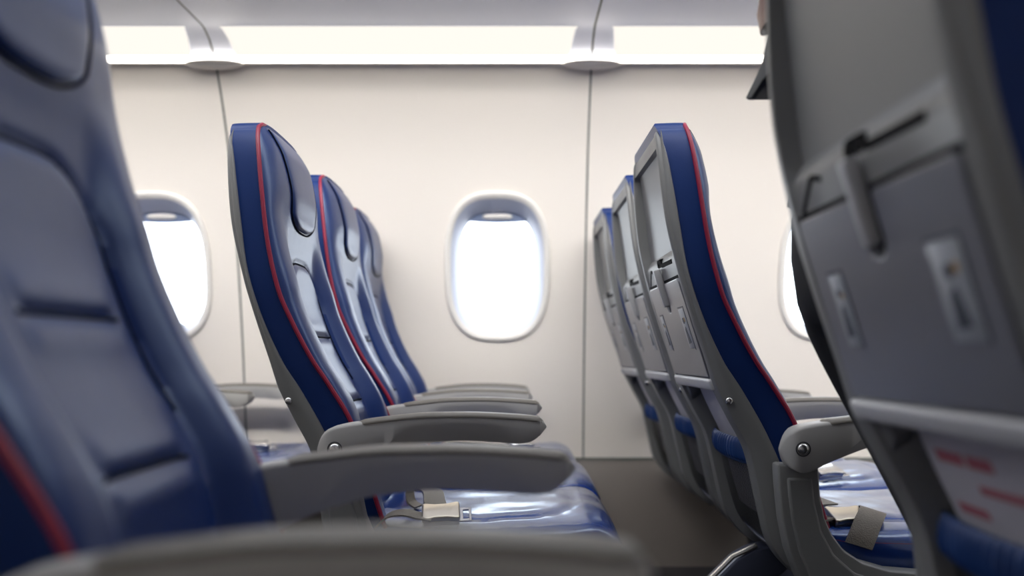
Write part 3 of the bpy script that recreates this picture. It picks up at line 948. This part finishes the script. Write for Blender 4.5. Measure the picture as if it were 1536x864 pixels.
# overhead bins with their curved undersides, and cove lights between them
binlab = {(-2.245): None}
segs = [(XA, SEAMS[0])] + [(SEAMS[i], SEAMS[i + 1]) for i in range(4)] + [(SEAMS[-1], XB)]
lab_bin = {1: 'pale overhead bin at the upper left, left of the slanting dark gap', 2: 'pale overhead bin at the top centre between the two dark gaps', 3: 'pale overhead bin at the top right, right of the second dark gap'}
lab_cove = {1: 'warm lit cove strip at upper left beside the blurred seat', 2: 'long warm lit cove strip above the middle window', 3: 'warm lit cove strip at upper right beside the blurred grey seat back'}
for mirror in (False, True):
    for i, (x0, x1) in enumerate(segs):
        g = .0035
        prof = [(2.86, 1.735), (2.826, 1.727), (2.800, 1.7275), (2.788, 1.742), (2.752, 1.772), (2.705, 1.790), (2.68, 1.7925), (2.50, 1.789), (2.42, 1.787), (2.37, 1.791), (2.34, 1.805), (2.31, 1.84), (2.12, 2.16), (2.10, 2.2), (2.86, 2.2)]
        o = link(bpy.data.objects.new('overhead_bin', mk('overhead_bin', *extr(prof, x0 + g, x1 - g, mirror), M['bin'], True, 40)))
        o['category'] = 'overhead bin'
        o['group'] = 'overhead bins'
        o['label'] = lab_bin.get(i, 'pale overhead bin outside the frame') if not mirror else 'pale overhead bin on the camera side, outside the frame'
        # cove light let into the curve: a diffuser with slanted, rounded ends
        N = 24; R = []
        a0 = x0 + .055; a1 = x1 - .055
        cp = [(2.694, 1.7905), (2.703, 1.7865), (2.745, 1.770), (2.782, 1.740), (2.793, 1.7295)]
        rows = []
        for k, (y, z) in enumerate(cp):
            t = k / 4; ins = .022 * t
            xs = [a0 + ins + (a1 - a0 - 2 * ins) * j / N for j in range(N + 1)]
            rows.append([(x, 2 * YM - (y - .004) if mirror else y - .004, z - .003) for x in xs])
        vs = [p for r in rows for p in r]; n_ = N + 1
        fs = [(k * n_ + j, k * n_ + j + 1, (k + 1) * n_ + j + 1, (k + 1) * n_ + j) for k in range(4) for j in range(N)]
        off = len(vs)
        vs += [(p[0], p[1] + (-.006 if mirror else .006), p[2] + .005) for p in vs]
        fs += [tuple(q + off for q in f[::-1]) for f in fs]
        per = [j for j in range(n_)] + [k * n_ + N for k in range(1, 5)] + [4 * n_ + j for j in range(N - 1, -1, -1)] + [k * n_ for k in range(3, 0, -1)]
        for q in range(len(per)):
            a, b = per[q], per[(q + 1) % len(per)]; fs.append((a, b, b + off, a + off))
        o = link(bpy.data.objects.new('cove_light', mk('cove_light', vs, fs, M['off'] if mirror else M['cove'], True, 60)))
        if not mirror:
            prof = [(2.834, 1.7125), (2.800, 1.7135), (2.786, 1.717), (2.782, 1.722), (2.784, 1.727), (2.790, 1.7305), (2.834, 1.7325)]
            part('diffuser_lip', mk('diffuser_lip', *extr(prof, x0 + .002, x1 - .002), M['lip'], True, 50), o)
        o['category'] = 'light'; o['group'] = 'cove light strips'
        o['label'] = lab_cove.get(i, 'warm cove light strip outside the frame') if not mirror else 'warm cove light strip on the camera side, outside the frame'
    for sx in SEAMS:      # black seals in the gaps between bins
        prof = [(2.86, 1.7375), (2.826, 1.7295), (2.800, 1.730), (2.790, 1.7445), (2.754, 1.7745), (2.706, 1.7925), (2.68, 1.795), (2.50, 1.7915), (2.42, 1.7895), (2.37, 1.7935), (2.342, 1.8075), (2.315, 1.84), (2.125, 2.16), (2.105, 2.19), (2.86, 2.19)]
        trim(mk('trim', *extr(prof, sx - .0045, sx + .0045, mirror), M['seam'], False))

# floor, ceiling, end walls
o = link(bpy.data.objects.new('floor', mk('floor', *box(XA, XB, 2 * YM - 3.1, 3.1, -.05, 0, 0), M['carpet'], False))); struct(o)
o = link(bpy.data.objects.new('ceiling', mk('ceiling', *box(XA, XB, 2 * YM - 2.9, 2.9, 2.2, 2.25, 0), M['bin'], False))); struct(o)
for x, nm in ((XA, 'wall_rear'), (XB, 'wall_front')):
    o = link(bpy.data.objects.new(nm, mk(nm, *box(x - .03, x + .03, 2 * YM - 3.2, 3.2, 0, 2.2, 0), M['wall'], False))); struct(o)
# glowing fill panel over the aisle, added to brighten the cabin
R = box(-3.4, 3.4, .95, 1.75, 2.18, 2.199, 0)
o = link(bpy.data.objects.new('ceiling_light', mk('ceiling_light', *R, M['ceil'], False)))
o['category'] = 'light'; o['label'] = 'long white glowing panel added as fill over the aisle, above the frame'

# ------------------------------------------------------------------ person standing in the aisle, nearly all behind the near grey seat back
def skin_mesh(name, joints, bones, mt, level=2):
    me = bpy.data.meshes.new(name)
    keys = list(joints); idx = {k: i for i, k in enumerate(keys)}
    me.from_pydata([joints[k][0] for k in keys], [(idx[a], idx[b]) for a, b in bones], [])
    o = bpy.data.objects.new(name, me); COL.objects.link(o)
    o.modifiers.new('skin', 'SKIN')
    if not me.skin_vertices: me.attributes.new('x', 'FLOAT', 'POINT')
    sv = me.skin_vertices[0].data
    for k in keys:
        r = joints[k][1]; r = r if isinstance(r, tuple) else (r, r)
        sv[idx[k]].radius = r
        sv[idx[k]].use_root = (k == 'pelvis')
    m2 = o.modifiers.new('sub', 'SUBSURF'); m2.levels = level; m2.render_levels = level
    dg = bpy.context.evaluated_depsgraph_get()
    res = bpy.data.meshes.new_from_object(o.evaluated_get(dg))
    bpy.data.objects.remove(o)
    res.name = name
    for p in res.polygons: p.use_smooth = True
    res.materials.clear(); res.materials.append(mt)
    return res
def build_person(X, Y, label):
    J = {'pelvis': ((0, 0, .93), (.115, .135)), 'waist': ((.015, 0, 1.07), (.09, .115)), 'chest': ((.0, 0, 1.25), (.10, .14)), 'neck0': ((-.005, 0, 1.385), (.055, .06)),
         'neck1': ((.008, 0, 1.45), .048), 'skull0': ((.022, 0, 1.505), (.072, .062)), 'skull1': ((.018, 0, 1.575), (.094, .075)), 'skull2': ((.008, 0, 1.635), (.072, .060))}
    B = [('pelvis', 'waist'), ('waist', 'chest'), ('chest', 'neck0'), ('neck0', 'neck1'), ('neck1', 'skull0'), ('skull0', 'skull1'), ('skull1', 'skull2')]
    for s, n in ((1, 'l'), (-1, 'r')):
        J.update({'sh' + n: ((-.005, s * .155, 1.345), .052), 'el' + n: ((-.005, s * .195, 1.08), .038), 'wr' + n: ((.10, s * .185, .885), .026), 'pa' + n: ((.128, s * .178, .815), (.017, .034)),
                  'hi' + n: ((.012, s * .080, .86), .078), 'kn' + n: ((.185, s * .085, .48), .050), 'an' + n: ((.33, s * .085, .09), .036), 'fo' + n: ((.46, s * .095, .035), (.03, .04))})
        B += [('chest', 'sh' + n), ('sh' + n, 'el' + n), ('el' + n, 'wr' + n), ('wr' + n, 'pa' + n), ('pelvis', 'hi' + n), ('hi' + n, 'kn' + n), ('kn' + n, 'an' + n), ('an' + n, 'fo' + n)]
        for k, (dx, dl) in enumerate(((.024, .060), (.009, .070), (-.007, .066), (-.022, .052))):
            a, b, c = 'f%d0' % k + n, 'f%d1' % k + n, 'f%d2' % k + n
            J[a] = ((.138 + dx, s * .176, .795), .0088); J[b] = ((.146 + dx, s * .172, .795 - dl * .55), .0083); J[c] = ((.142 + dx, s * .162, .795 - dl), .0072)
            B += [('pa' + n, a), (a, b), (b, c)]
        J['t0' + n] = ((.142, s * .160, .845), .0105); J['t1' + n] = ((.158, s * .148, .812), .0092); J['t2' + n] = ((.160, s * .146, .786), .008)
        B += [('wr' + n, 't0' + n), ('t0' + n, 't1' + n), ('t1' + n, 't2' + n)]
    root = bpy.data.objects.new('person', None); link(root); root.location = (X, Y, 0)
    root['label'] = label; root['category'] = 'person'
    bme = skin_mesh('body', J, B, M['skin'])
    bme.materials.append(M['black'])         # skin shows at head, neck and hands only
    for p in bme.polygons:
        c = p.center
        hand = c.x > .085 and c.z < .905 and abs(c.y) > .125 and c.z > .70
        if c.z < 1.36 and not hand: p.material_index = 1
    part('body', bme, root)
    # face
    mbf = MB()
    mbf.add(*loft([[(.100 + .0 * t, w * math.cos(q), z + h * math.sin(q)) if False else (x, w * math.cos(q), z + h * math.sin(q)) for q in [2 * PI * k / 10 for k in range(10)]] for x, w, h, z in
                   ((.090, .017, .026, 1.550), (.108, .014, .022, 1.549), (.122, .010, .012, 1.541), (.127, .004, .005, 1.538)) for t in (0,)]))
    part('nose', mbf.mesh('nose', M['skin'], True, 60), root)
    part('mouth', mk('mouth', *tube([(.094 - .004 * abs(i - 3), (i - 3) * .007, 1.508) for i in range(7)], [.001, .003, .004, .0045, .004, .003, .001], 8), M['piping']), root)
    for s in (-1, 1):
        part('eye', mk('eye', *dome((.096, s * .030, 1.580), .010, (1, s * .25, 0), .5), M['decal_dark']), root)
        part('ear', mk('ear', *dome((.012, s * .070, 1.562), .027, (-.2, s, 0), .45), M['skin']), root)
    # hair: cap plus a fall down the back
    R = []
    for z, xf, xb, w in ((1.25, -.118, -.142, .05), (1.28, -.095, -.146, .075), (1.36, -.055, -.135, .085), (1.44, -.020, -.125, .085), (1.50, .0, -.118, .086), (1.56, .030, -.112, .088), (1.60, .070, -.104, .087),
                         (1.64, .085, -.085, .076), (1.675, .060, -.055, .052), (1.69, .02, -.02, .02)):
        R.append([((xf + xb) / 2 + (xf - xb) / 2 * math.cos(q), w * math.sin(q), z) for q in [2 * PI * k / 20 for k in range(20)]])
    part('hair', mk('hair', *loft(R), M['hair'], True, 60), root)
    # short black jacket with sleeves, black trousers, shoes
    R = []
    for z, xb, xf, w in ((1.136, -.158, .135, .185), (1.14, -.162, .14, .19), (1.172, -.150, .138, .180), (1.205, -.138, .140, .176), (1.27, -.124, .138, .182), (1.34, -.105, .112, .182), (1.385, -.082, .080, .14), (1.415, -.06, .06, .075), (1.43, -.055, .055, .062)):
        R.append([((xf + xb) / 2 + (xf - xb) / 2 * math.cos(q), w * math.sin(q), z + (.30 * w * abs(math.sin(q)) * (1.20 - z) / .064 if z < 1.19 else 0)) for q in [2 * PI * k / 28 for k in range(28)]])
    mj = MB().add(*loft(R))
    jk = part('jacket', mj.mesh('jacket', M['black'], True, 60), root, label='short black jacket')
    R = []
    for z, xb, xf, w in ((.99, -.10, .125, .15), (1.04, -.095, .12, .142), (1.10, -.092, .118, .136), (1.18, -.105, .122, .142), (1.26, -.10, .11, .14)):
        R.append([((xf + xb) / 2 + (xf - xb) / 2 * math.cos(q), w * math.sin(q), z) for q in [2 * PI * k / 24 for k in range(24)]])
    part('shirt', mk('shirt', *loft(R), M['black'], True, 60), root, label='black shirt below the jacket')
    for s in (-1, 1):
        part('sleeve', mk('sleeve', *tube([(-.005, s * .130, 1.362), (-.005, s * .165, 1.335), (-.005, s * .185, 1.23), (-.004, s * .197, 1.085), (.03, s * .194, 1.02), (.092, s * .186, .90)], [.05, .062, .054, .048, .045, .038], 16), M['black'], True, 60), jk)
    T = {k: J[k] for k in ('pelvis', 'hil', 'hir')}
    T = {'pelvis': ((-.078, 0, .985), (.168, .165)), 'waist': ((.01, 0, 1.09), (.105, .128))}
    TB_ = [('pelvis', 'waist')]
    for s, n in ((1, 'l'), (-1, 'r')):
        T.update({'hi' + n: ((.012, s * .080, .86), .092), 'kn' + n: ((.187, s * .087, .48), .066), 'an' + n: ((.345, s * .087, .06), .060)})
        TB_ += [('pelvis', 'hi' + n), ('hi' + n, 'kn' + n), ('kn' + n, 'an' + n)]
    part('trousers', skin_mesh('trousers', T, TB_, M['black']), root, label='black trousers')
    for s in (-1, 1):
        R = []
        for x, w, h in ((-.075, .022, .05), (-.06, .034, .07), (0, .036, .075), (.06, .042, .055), (.13, .044, .042), (.175, .030, .034), (.185, .012, .022)):
            R.append([(x + .34, s * .09 + w * math.cos(q), max(0, h * .5 + h * .5 * math.sin(q))) for q in [2 * PI * k / 14 for k in range(14)]])
        part('shoe', mk('shoe', *loft(R), M['dark'], True, 50), root)
    return root
build_person(.518, 1.27, 'person in black standing in the aisle, mostly hidden behind the blurred grey seat back')

# ------------------------------------------------------------------ world, camera
wd = bpy.data.worlds.new('daylight'); SC.world = wd; wd.use_nodes = True
bg = wd.node_tree.nodes['Background']
bg.inputs['Color'].default_value = (.86, .93, 1, 1); bg.inputs['Strength'].default_value = 6.0

# unseen fill light added over the aisle to brighten the window wall
L = bpy.data.lights.new('wall_fill_light', 'AREA'); L.shape = 'RECTANGLE'; L.size = 6.4; L.size_y = .22; L.energy = 52; L.color = (1, .965, .92); L.spread = math.radians(84)
lo = link(bpy.data.objects.new('wall_fill_light', L)); lo.location = (0, 1.18, 2.14)
lo.rotation_euler = (Vector((0, 3.05, 1.0)) - Vector((0, 1.18, 2.14))).to_track_quat('-Z', 'X').to_euler()
lo.rotation_euler = (math.atan2(3.05 - 1.18, 2.14 - 1.0), 0, 0)
for mirror in (False, True):      # sampling portals in the window openings (they emit nothing themselves)
    for wx in WINX:
        L = bpy.data.lights.new('window_portal', 'AREA'); L.shape = 'RECTANGLE'; L.size = .28; L.size_y = .40; L.cycles.is_portal = True
        lo = link(bpy.data.objects.new('window_portal', L))
        y = WY(WZ) + .09
        lo.location = (wx, 2 * YM - y if mirror else y, WZ)
        lo.rotation_euler = (PI / 2 if mirror else -PI / 2, 0, 0)
cam = bpy.data.cameras.new('camera'); co = link(bpy.data.objects.new('camera', cam))
co.location = (0, 0, .76); co.rotation_euler = (PI / 2, 0, 0)
cam.sensor_width = 36; cam.lens = 30
cam.shift_y = (529 - 432) / 1536
cam.clip_start = .02
cam.dof.use_dof = True; cam.dof.focus_distance = 1.66; cam.dof.aperture_fstop = 1.75
SC.camera = co
vs_ = SC.view_settings
vs_.view_transform = 'Standard'; vs_.look = 'None'; vs_.gamma = 1; vs_.exposure = 0; vs_.use_curve_mapping = False
